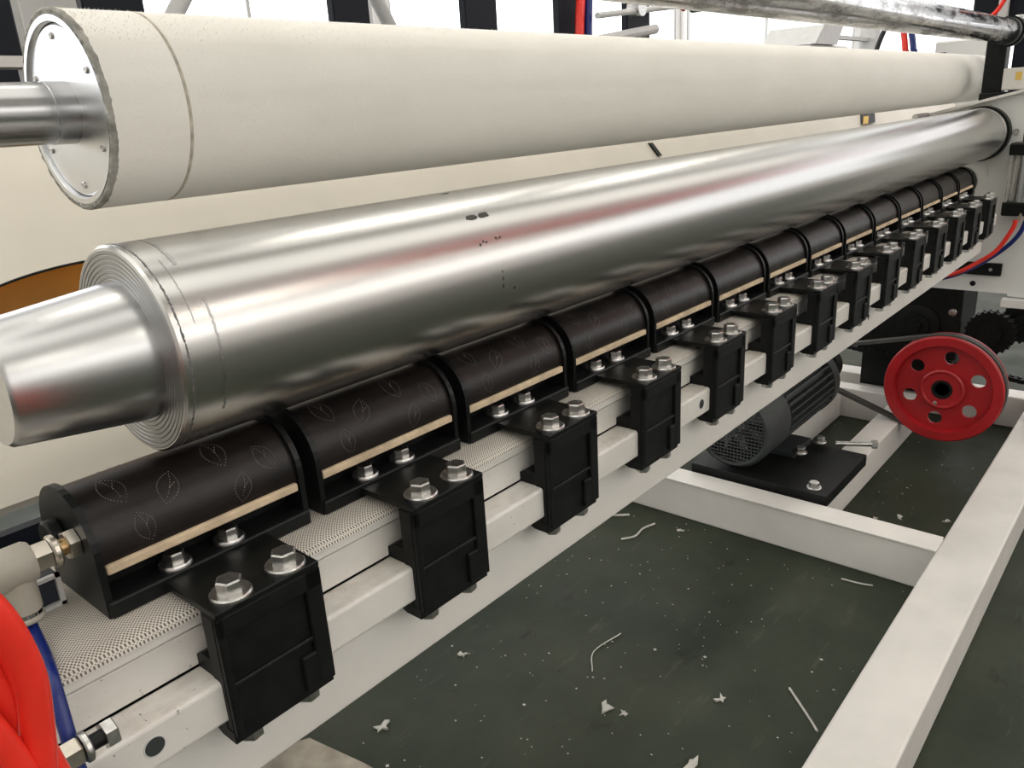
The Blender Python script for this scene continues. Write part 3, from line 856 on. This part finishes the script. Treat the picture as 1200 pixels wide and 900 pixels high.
for i in range(30):
    a = 2 * PI * i / 30
    if abs(((a - 1.5 * PI + PI) % (2 * PI)) - PI) < .5: continue
    b = nb(); u = Vector((0, math.cos(a), math.sin(a))); w = Vector((0, -math.sin(a), math.cos(a))) * .006
    o1 = Vector((4.83, MY, MZ)); o2 = Vector((5.60, MY, MZ))
    vs = [b.verts.new(o + u * rr + w * s) for o in (o1, o2) for rr in (MR - .06, MR - .005) for s in (-1, 1)]
    for f in ((0, 1, 3, 2), (4, 6, 7, 5), (0, 4, 5, 1), (2, 3, 7, 6), (0, 2, 6, 4), (1, 5, 7, 3)): b.faces.new([vs[q] for q in f])
    finish('cooling_fin', b, 'motor_grey', t)
b = nb(); lathe(b, (0, MY, MZ), (1, 0, 0), [(5.60, .1), (5.60, MR), (5.70, MR), (5.76, .12), (5.76, 0)], 48); finish('front_flange', b, 'motor_grey', t, True)
for y in (MY - .22, MY + .16):
    b = nb(); box(b, 4.84, 5.14, y - .06, y + .12, -2.285, -2.24, .006); finish('foot', b, 'motor_grey', t)
for x, y in ((4.50, 1.55), (4.86, 1.78), (5.10, 1.74)):
    bolt(t, (x, y, -2.285 if x < 4.8 else -2.24), r=.032, h=.03, wr=.045, wh=.01)
b = nb(); rod(b, (5.12, 1.64, -2.235), (5.24, 1.42, -2.235), .016, 12); hexprism(b, (5.23, 1.44, -2.235), (.48, -.88, 0), .03, .035); finish('tension_screw', b, 'zinc', t, True)
b = nb(); rod(b, (5.76, MY, MZ), (6.16, MY, MZ), .05, 20); finish('output_shaft', b, 'zinc', t, True)
b = nb(); lathe(b, (0, MY, MZ), (1, 0, 0), [(6.02, 0), (6.02, .135), (6.03, .14), (6.05, .125), (6.07, .14), (6.09, .125), (6.11, .14), (6.12, .135), (6.12, 0)], 40); finish('small_pulley', b, 'black_iron', t, True)

# ------------------------------------------------------------------ red pulley wheel
QX, QY, QZ, QR = 6.0, 1.222, -2.045, .392
t = thing('pulley_wheel', (QX + .07, QY, QZ - QR), 'red painted pulley wheel with six round holes', 'pulley')
b = nb(); lathe(b, (QX, QY, QZ), (1, 0, 0), [(0, .322), (-.002, QR - .012), (.008, QR - .002), (.022, QR - .002), (.030, QR - .02), (.045, QR - .02), (.11, QR - .02), (.125, QR - .002), (.14, QR - .002), (.14, .322), (.060, .312), (.040, .308), (0, .322)], 96); finish('rim', b, 'red_paint', t, True)
# web with six holes (boundary loops joined to sector outlines)
b = nb(); hr, pr = .048, .232
def ringpt(r, a, x): return (QX + x, QY - r * math.sin(a), QZ + r * math.cos(a))
nh = 6; m = 16
a_off = math.radians(8)
for face_x in (.044, .066):
    for hidx in range(nh):
        ac = 2 * PI * hidx / nh + a_off
        hy, hz = pr * math.sin(ac), pr * math.cos(ac)
        outl, hol = [], []
        half = PI / nh
        for i in range(m):
            q = 2 * PI * i / m
            er, ea = math.cos(q), math.sin(q)          # radial / tangential direction from the hole centre
            hol.append((pr * 1.0 * math.sin(ac) + hr * (er * math.sin(ac) + ea * math.cos(ac)), pr * math.cos(ac) + hr * (er * math.cos(ac) - ea * math.sin(ac))))
            sc = 1 / max(abs(er), abs(ea))
            rr = pr + (er * sc) * ((.312 - pr) if er > 0 else (pr - .135)); aa = ac + (ea * sc) * half
            outl.append((rr * math.sin(aa), rr * math.cos(aa)))
        O = [b.verts.new((QX + face_x, QY - y, QZ + z)) for y, z in outl]
        Hh = [b.verts.new((QX + face_x, QY - y, QZ + z)) for y, z in hol]
        for i in range(m):
            j = (i + 1) % m
            b.faces.new((O[i], O[j], Hh[j], Hh[i]))
        if face_x < .05: keep = keep + [Hh] if hidx else [Hh]
        else:
            K = keep[hidx]
            for i in range(m):
                j = (i + 1) % m
                b.faces.new((K[i], K[j], Hh[j], Hh[i]))
bmesh.ops.remove_doubles(b, verts=b.verts, dist=.0005)
finish('web', b, 'red_paint', t)
b = nb(); lathe(b, (QX, QY, QZ), (1, 0, 0), [(.06, .138), (.01, .146), (.002, .136), (.004, .126), (.012, .120), (.012, .066), (.012, .05)], 48); finish('hub', b, 'red_paint', t, True)
b = nb(); lathe(b, (QX, QY, QZ), (1, 0, 0), [(.010, .070), (.004, .066), (.006, .050), (.02, .048), (.02, 0)], 36); finish('bore_sleeve', b, 'black_iron', t, True)
b = nb(); hexprism(b, (QX - .003, QY + .03, QZ - .10), (-1, 0, 0), .014, .012); finish('set_screw', b, 'zinc', t)
b = nb(); rod(b, (QX + .02, QY, QZ), (6.62, QY, QZ), .046, 20); finish('axle', b, 'zinc', t, True)

# belts
def belt(x0, x1, r1, r2, th, name, label):
    c1 = Vector((QY, QZ)); c2 = Vector((MY, MZ)); d = c2 - c1; L = d.length; base = math.atan2(d.y, d.x)
    off = math.acos((r1 - r2) / L)
    def path(e):
        pts = []
        for i in range(49):
            a = base + off + (2 * PI - 2 * off) * i / 48
            pts.append((c1.x + (r1 + e) * math.cos(a), c1.y + (r1 + e) * math.sin(a)))
        for i in range(25):
            a = base - off + (2 * off) * i / 24
            pts.append((c2.x + (r2 + e) * math.cos(a), c2.y + (r2 + e) * math.sin(a)))
        return pts
    bm = nb(); po, pi = path(th), path(0); nn = len(po)
    ring = [[bm.verts.new((x, p[0], p[1])) for p in pp] for x, pp in ((x0, po), (x1, po), (x1, pi), (x0, pi))]
    for s in range(4):
        A, B = ring[s], ring[(s + 1) % 4]
        for i in range(nn):
            j = (i + 1) % nn
            bm.faces.new((A[i], A[j], B[j], B[i]))
    return tag(finish(name, bm, 'worn_rubber', None, True), label, 'belt')
belt(QX + .047, QX + .076, QR - .022, .128, .024, 'drive_belt', 'front flat rubber drive belt on the red pulley')
belt(QX + .080, QX + .108, QR - .022, .128, .024, 'drive_belt', 'rear rubber drive belt on the red pulley, next to the frame')

# gearbox and sprockets behind the pulley
t = thing('gearbox', (6.95, 1.5, -1.95), 'black gearbox under the far side frame, behind the red pulley', 'gearbox')
b = nb(); box(b, 6.74, 7.28, 1.30, 2.05, -2.05, -1.30, .02, 2); finish('housing', b, 'black_iron', t)
b = nb(); lathe(b, (6.74, 1.60, -1.78), (-1, 0, 0), [(0, .16), (.02, .16), (.03, .12), (.03, .09), (.05, .09), (.05, .04), (.08, .04), (.08, 0)], 40); finish('bearing_cover', b, 'black_iron', t, True)
b = nb(); box(b, 6.74, 7.26, 1.34, 2.0, -2.345, -2.05); finish('pedestal', b, 'black_iron', t)
for y in (1.36, 1.98):
    bolt(t, (6.74, y, -1.66), (-1, 0, 0), r=.022, h=.02, wr=.03)

def sprocket(name, c, r, teeth, th, label, grp):
    t = thing(name, (c[0], c[1], c[2] - r), label, 'sprocket', grp)
    bm = nb(); pts = []
    for i in range(teeth):
        a = 2 * PI * i / teeth; s = 2 * PI / teeth
        for f, rr in ((0, r * .9), (.25, r * .93), (.42, r), (.58, r), (.75, r * .93)):
            pts.append((c[1] + rr * math.cos(a + f * s), c[2] + rr * math.sin(a + f * s)))
    for k in range(2):
        prism(bm, pts, c[0] + k * th * 1.7, c[0] + k * th * 1.7 + th)
    finish('toothed_disc', bm, 'black_iron', t)
    bm = nb(); lathe(bm, c, (1, 0, 0), [(-.03, 0), (-.03, r * .45), (th * 3, r * .45), (th * 3, 0)], 28); finish('hub', bm, 'black_iron', t, True)
    bm = nb(); rod(bm, (c[0], c[1], c[2]), (7.31, c[1], c[2]), .03, 14); finish('axle', bm, 'zinc', t, True)
sprocket('chain_sprocket', (6.77, 1.10, -1.80), .175, 24, .03, 'larger black chain sprocket right behind the red pulley', 'sprockets under the far frame')
sprocket('chain_sprocket', (6.94, .92, -1.74), .16, 22, .03, 'smaller black chain sprocket at the right edge above the pulley', 'sprockets under the far frame')

# roller chain running past the sprockets
ch = thing('roller_chain', (6.76, 1.4, -2.15), 'black roller chain running behind the red pulley wheel', 'chain')
b = nb(); rl = random.Random(1)
for i in range(46):
    y = .35 + i * .048; z = -2.075 - .012 * math.sin(i * .25) + (y - 1.2) * .07
    rod(b, (6.645, y, z), (6.715, y, z), .017, 8)
    box(b, 6.65, 6.66, y - .02, y + .028, z - .016, z + .016); box(b, 6.70, 6.71, y - .02, y + .028, z - .016, z + .016)
tag(finish('chain_links', b, 'black_iron', ch), kind='stuff')

# ------------------------------------------------------------------ air fitting and hoses at the near left
AY, AZ = 1.213, -.574
t = thing('elbow_fitting', (.28, AY, -.66), 'pale elbow air fitting with nickel nuts on the nearest clamp', 'fitting')
b = nb(); hexprism(b, (.364, AY, AZ), (-1, 0, 0), .024, .016); finish('nut', b, 'nickel', t)
b = nb(); rod(b, (.350, AY, AZ), (.328, AY, AZ), .013, 18); finish('threaded_stub', b, 'brass', t, True)
b = nb(); rod(b, (.338, AY, AZ), (.326, AY, AZ), .025, 28, .003); finish('ring_nut', b, 'nickel', t, True)
b = nb(); hexprism(b, (.325, AY, AZ), (-1, 0, 0), .023, .025); finish('hex_body', b, 'nickel', t)
b = nb(); lathe(b, (.302, AY, AZ), (-1, 0, 0), [(0, 0), (0, .028), (.006, .031), (.05, .031), (.062, .026), (.064, 0)], 32)
rod(b, (.276, AY, AZ), (.276, AY - .004, AZ - .072), .0235, 28, .004)
finish('elbow_body', b, 'grey_plastic', t, True)
b = nb(); rod(b, (.276, AY - .004, AZ - .070), (.276, AY - .005, AZ - .077), .021, 28); finish('collet_gap', b, 'chrome', t, True)
b = nb(); rod(b, (.276, AY - .005, AZ - .077), (.276, AY - .006, AZ - .086), .0235, 28, .003); finish('release_collar', b, 'grey_plastic', t, True)
b = nb(); tube(b, [(.276, AY - .003, AZ - .06), (.275, 1.203, -.668), (.264, 1.13, -.681), (.247, 1.055, -.679), (.2345, 1.0, -.776), (.2345, .985, -.86), (.235, .98, -1.0), (.24, .98, -1.2)], .0098, 18); tag(finish('air_hose', b, 'blue_hose', None, True), 'dark blue air hose hanging down at the lower left', 'hose')

# coil of red hose close to the lens
reds = thing('hose_coil', (.12, .80, -.9), 'bright red air hose coil at the left edge, close to the camera', 'hose')
coils = ([(.02, .80, -.300), (.10, .80, -.335), (.150, .80, -.40), (.168, .80, -.478), (.164, .80, -.545), (.150, .80, -.62), (.12, .80, -.70)],
         [(.02, .815, -.335), (.09, .815, -.37), (.128, .815, -.43), (.145, .815, -.49), (.158, .815, -.56), (.17, .815, -.64), (.18, .815, -.72)],
         [(.02, .79, -.42), (.08, .79, -.44), (.112, .79, -.49), (.128, .79, -.54), (.14, .79, -.60), (.155, .79, -.68)])
for pts in coils:
    b = nb(); tube(b, pts, .0165, 20); finish('hose_turn', b, 'red_hose', reds, True)

# second fitting lying on the clamp bar
t = thing('straight_fitting', (.26, 1.03, -.79), 'nickel push-in fitting with plastic body at the bottom left', 'fitting')
d = Vector((1, 0, 0)); o = Vector((.20, .985, -.742))
b = nb(); lathe(b, o, d, [(-.06, 0), (-.06, .026), (.0, .028), (.012, .028), (.015, .02), (.015, 0)], 28); finish('plastic_body', b, 'grey_plastic', t, True)
b = nb(); hexprism(b, o + d * .017, d, .020, .022); finish('hex_body', b, 'nickel', t)
b = nb(); rod(b, o + d * .041, o + d * .050, .021, 26, .002); finish('ring_nut', b, 'zinc', t, True)
b = nb(); rod(b, o + d * .045, o + d * .07, .011, 16); finish('threaded_stub', b, 'black_iron', t, True)
b = nb(); hexprism(b, o + d * .068, d, .0195, .016); finish('nut', b, 'zinc', t)
# small grey channel behind the elbow
t = thing('mounting_channel', (.30, 1.30, -.69), 'small grey metal channel bracket behind the elbow fitting', 'bracket')
b = nb(); box(b, .27, .345, 1.262, 1.27, -.690, -.684); box(b, .27, .345, 1.262, 1.27, -.642, -.636); box(b, .27, .277, 1.262, 1.27, -.69, -.636); box(b, .338, .345, 1.262, 1.27, -.69, -.636)
finish('frame_ring', b, 'pale_grey', t)
b = nb(); box(b, .272, .343, 1.271, 1.30, -.69, -.637); finish('inner_block', b, 'navy', t)

# ------------------------------------------------------------------ steel posts and machine parts behind
posts = ((1.60, 1.86, 'dark steel post at the left picture edge'), (2.226, 2.59, 'wide dark steel post above the near end of the cloth roller'), (3.99, 4.33, 'dark post behind the cloth roller, left of the middle'),
         (5.37, 5.78, 'dark post behind the middle of the cloth roller'), (6.674, 7.05, 'dark post with orange and blue hoses in front'), (7.87, 8.33, 'dark grey post left of the red hose bundle'))
for i, (xa, xb, lb) in enumerate(posts):
    b = nb(); box(b, xa, xb, 5.0, 5.08, -H + .04, 5.2, .01)
    p = finish('steel_post', b, 'dark_post' if i != 5 else 'dark_post'); tag(p, lb, 'post', 'dark posts behind the machine')
    b = nb(); box(b, xa - .15, xb + .15, 4.85, 5.45, -H, -H + .04); finish('base_plate', b, 'dark_post', p)
b = nb(); box(b, .2, 9.2, 5.05, 5.25, 5.2, 5.5, .02); tag(finish('top_beam', b, 'dark_post'), 'dark beam across the tops of the rear posts', 'beam')
b = nb(); box(b, -.5, 1.55, 3.95, 4.1, .30, .345); box(b, -.5, 1.55, 3.95, 4.1, -H, -H + .05)
for x in (-.45, 1.48): box(b, x, x + .06, 3.97, 4.08, -H + .05, .30)
tag(finish('grey_stand', b, 'pale_grey'), 'grey stand with flat top bar left of the cloth roller', 'stand')
b = nb(); box(b, -.3, 1.40, 4.15, 4.4, -.5, .296, .01); box(b, -.25, -.1, 4.2, 4.35, -H, -.5); box(b, 1.2, 1.35, 4.2, 4.35, -H, -.5)
tag(finish('dark_cabinet', b, 'navy'), 'dark cabinet behind the grey stand at the left edge', 'cabinet')
# pale cabinets between the posts
for xa, xb, y, zt, lb in ((2.05, 2.72, 5.6, 3.2, 'pale grey machine cabinet behind the near end of the cloth roller'),):
    c = thing('machine_cabinet', ((xa + xb) / 2, y, -H), lb, 'cabinet', 'pale cabinets behind the posts')
    b = nb(); box(b, xa, xb, y, y + .9, -H, zt, .02); finish('cabinet_body', b, 'wall_paint', c)
    b = nb(); box(b, xa + .06, xb - .06, y - .03, y, -H + .2, zt - .1, .01); finish('cabinet_door', b, 'wall_paint', c)
    b = nb(); box(b, xb - .2, xb - .15, y - .07, y - .03, .4, .8, .008); finish('handle', b, 'zinc', c)
# diagonal struts
for p, q, lb in (((2.9, 5.6, .5), (4.2, 5.6, 2.2), 'pale diagonal strut above the near part of the cloth roller'), ((4.55, 5.6, 1.6), (5.15, 5.6, .6), 'pale diagonal strut between the two middle dark posts')):
    b = nb(); rod(b, p, q, .06, 12); rod(b, (q[0] if q[2] < p[2] else p[0], 5.6, min(p[2], q[2])), (q[0] if q[2] < p[2] else p[0], 5.6, -H), .06, 12)
    tag(finish('diagonal_strut', b, 'pale_grey', None, True), lb, 'strut')
# hoses on the fifth post
b = nb(); tube(b, [(7.00, 4.9, 2.2), (6.98, 4.9, 1.4), (6.88, 4.9, .9), (6.84, 4.9, .3), (6.84, 4.9, -.6), (6.84, 4.9, -H + .06)], .045, 10); tag(finish('air_hose', b, 'red_hose', None, True), 'orange-red hose running down the fifth dark post', 'hose')
b = nb(); tube(b, [(7.06, 4.86, 2.2), (7.04, 4.86, 1.4), (6.96, 4.86, .9), (6.94, 4.86, .3), (6.94, 4.86, -.6), (6.94, 4.86, -H + .06)], .04, 10); tag(finish('air_hose', b, 'blue_hose', None, True), 'blue hose running down beside the orange-red one', 'hose')
# linkage between posts five and six
t = thing('rear_linkage', (7.6, 5.1, .8), 'grey rods and joints between the rear dark posts', 'linkage')
b = nb(); rod(b, (6.9, 4.72, .82), (9.2, 4.72, 1.06), .03, 10); finish('rod', b, 'pale_grey', t, True)
b = nb(); rod(b, (6.9, 4.74, .60), (8.0, 4.74, .74), .05, 10); finish('rod', b, 'pale_grey', t, True)
b = nb(); rod(b, (7.62, 4.66, .92), (7.62, 4.80, .92), .08, 16); finish('joint', b, 'zinc', t, True)
b = nb(); rod(b, (8.9, 4.66, 1.02), (8.9, 4.80, 1.02), .08, 16); finish('joint', b, 'zinc', t, True)
b = nb(); tube(b, [(7.4, 4.9, 1.3), (7.55, 4.9, 1.12), (7.8, 4.9, 1.06), (8.5, 4.9, 1.15), (8.9, 4.9, 1.0)], .035, 10); tag(finish('air_hose', b, 'red_hose', None, True), 'red hose tangled around the rear grey linkage', 'hose')
# things seen through the gap under the chrome roller, far right
t = thing('rear_machine', (11.5, 4.5, -H), 'pale grey rear machine seen under the chrome roller', 'machine')
b = nb(); box(b, 11.2, 12.6, 4.3, 5.4, -H, .62, .02); finish('machine_body', b, 'wall_paint', t)
b = nb(); prism(b, [(11.2, .62), (12.0, .62), (12.2, .86), (11.5, .86)], 4.25, 5.0, 'y'); finish('sloped_hood', b, 'pale_grey', t)
b = nb(); box(b, 12.3, 13.9, 4.4, 4.5, .72, .77); finish('arm', b, 'pale_grey', t)
b = nb(); box(b, 13.8, 14.0, 4.3, 4.55, -H, .95, .01); finish('arm_post', b, 'pale_grey', t)
t = thing('rear_console', (11.0, 2.6, -H), 'small rear console with black square button under the chrome roller', 'console')
b = nb(); box(b, 11.0, 11.2, 2.2, 2.75, -H, .50, .02); finish('console_body', b, 'wall_paint', t)
b = nb(); box(b, 10.97, 11.0, 2.62, 2.70, .27, .37); finish('button', b, 'black_iron', t)
b = nb(); tube(b, [(10.97, 2.52, .08), (10.97, 2.52, .28), (10.97, 2.30, .28), (10.97, 2.30, .08)], .015, 8, 4); finish('handle', b, 'black_iron', t, True)
b = nb(); tube(b, [(10.9, 3.28, .75), (10.9, 3.38, .45), (10.9, 3.40, .1), (10.9, 3.40, -H + .03)], .03, 8); tag(finish('cable', b, 'rubber', None, True), 'black cable hanging left of the red and blue hoses under the chrome roller', 'cable')
b = nb(); tube(b, [(10.85, 3.10, .75), (10.85, 3.04, .45), (10.85, 3.02, .1), (10.85, 3.02, -H + .03)], .035, 8); tag(finish('air_hose', b, 'red_hose', None, True), 'red hose on the rear console under the chrome roller', 'hose')
b = nb(); tube(b, [(10.85, 3.02, .75), (10.85, 2.95, .45), (10.85, 2.93, .1), (10.85, 2.93, -H + .03)], .035, 8); tag(finish('air_hose', b, 'blue_hose', None, True), 'blue hose on the rear console under the chrome roller', 'hose')

# ------------------------------------------------------------------ floor litter
def scrap(x, y, r, seed, lb):
    rn = random.Random(seed); bm = nb(); n = 9
    top, bot = [], []
    for i in range(n):
        a = 2 * PI * i / n; rr = r * .68 * rn.choice((.25, .45, .8, 1.15))
        top.append(bm.verts.new((x + rr * math.cos(a) * 1.4, y + rr * math.sin(a), -H + .002 + rn.uniform(.0, .012))))
        bot.append(bm.verts.new((top[-1].co.x, top[-1].co.y, -H + .0008)))
    ct = bm.verts.new((x, y, -H + .008)); cb = bm.verts.new((x, y, -H + .0008))
    for i in range(n):
        j = (i + 1) % n
        bm.faces.new((ct, top[i], top[j])); bm.faces.new((cb, bot[j], bot[i])); bm.faces.new((top[i], bot[i], bot[j], top[j]))
    tag(finish('paper_scrap', bm, 'scrap'), lb, 'scrap', 'paper scraps on the floor')
scrap(2.341, 2.502, .035, 1, 'white paper scrap on the floor below the third clamp')
scrap(2.463, 1.716, .050, 2, 'crumpled grey scrap in the middle of the open floor')
scrap(2.475, 1.627, .025, 3, 'small pale scrap just right of the crumpled grey one')
scrap(2.812, 1.319, .040, 4, 'curled white scrap on the floor left of the long floor rail')
scrap(2.398, 1.239, .060, 5, 'white scrap at the bottom edge of the picture')
scrap(4.074, 2.223, .030, 6, 'white scrap in front of the cross beam')
scrap(4.994, 1.172, .035, 7, 'pale scrap behind the cross beam, right one of a pair')
scrap(4.90, 1.29, .030, 8, 'pale scrap behind the cross beam, left one of a pair')
scrap(5.10, .92, .030, 9, 'small pale scrap beside the long rail below the red pulley')
scrap(4.50, 1.05, .035, 10, 'scrap tucked between the cross beam and the long rail')
scrap(1.75, 2.45, .045, 11, 'pale scrap near the bottom of the carrier beam')
def strand(pts, r, lb):
    bm = nb(); tube(bm, pts, r, 6, 6); tag(finish('plastic_strand', bm, 'scrap', None, True), lb, 'strand', 'plastic strands on the floor')
z = -H + .007
strand([(4.05, 2.40, z), (3.95, 2.43, z), (3.84, 2.42, z), (3.76, 2.47, z)], .007, 'curved pale plastic strand lying under the white beam near the cross beam')
strand([(4.06, 2.60, z), (4.00, 2.68, z), (3.98, 2.80, z)], .009, 'short pale strand close to the bottom of the carrier beam')
strand([(2.87, .90, z), (2.93, .96, z), (3.06, 1.10, z)], .006, 'thin pale strand lying against the long floor rail')
strand([(4.12, 1.06, z), (4.10, 1.12, z), (4.09, 1.22, z)], .005, 'thin pale strand just in front of the cross beam near the rail')
strand([(2.95, 1.95, z), (2.75, 1.98, z), (2.62, 1.90, z)], .003, 'very thin strand in the middle of the open floor')
# fine crumbs nobody could count
b = nb(); rn = random.Random(9)
for i in range(380):
    x = rn.uniform(1.4, 6.6)
    y = rn.gauss(2.3 if rn.random() < .6 else 1.5, .45)
    if y < .85 or 4.18 < x < 4.46: continue
    s = rn.uniform(.002, .007) * (1.6 if rn.random() < .06 else 1)
    a = rn.uniform(0, PI)
    vs = [b.verts.new((x + s * math.cos(a + q * PI / 2) * rn.uniform(.5, 1), y + s * math.sin(a + q * PI / 2), -H + .0006)) for q in range(4)]
    tp = b.verts.new((x, y, -H + .004))
    for q in range(4): b.faces.new((vs[q], vs[(q + 1) % 4], tp))
tag(finish('floor_crumbs', b, 'scrap'), 'fine pale crumbs scattered over the green floor', 'crumbs', kind='stuff')
# bare concrete slab at the bottom edge
b = nb(); prism(b, [(.5, 3.2), (1.06, 2.90), (1.506, 2.656), (1.56, 2.34), (1.6, 1.9), (.5, 1.9)], -H, -H + .012, 'z')
tag(finish('foot_slab', b, 'concrete'), 'worn beige slab on the floor at the bottom edge', 'slab')
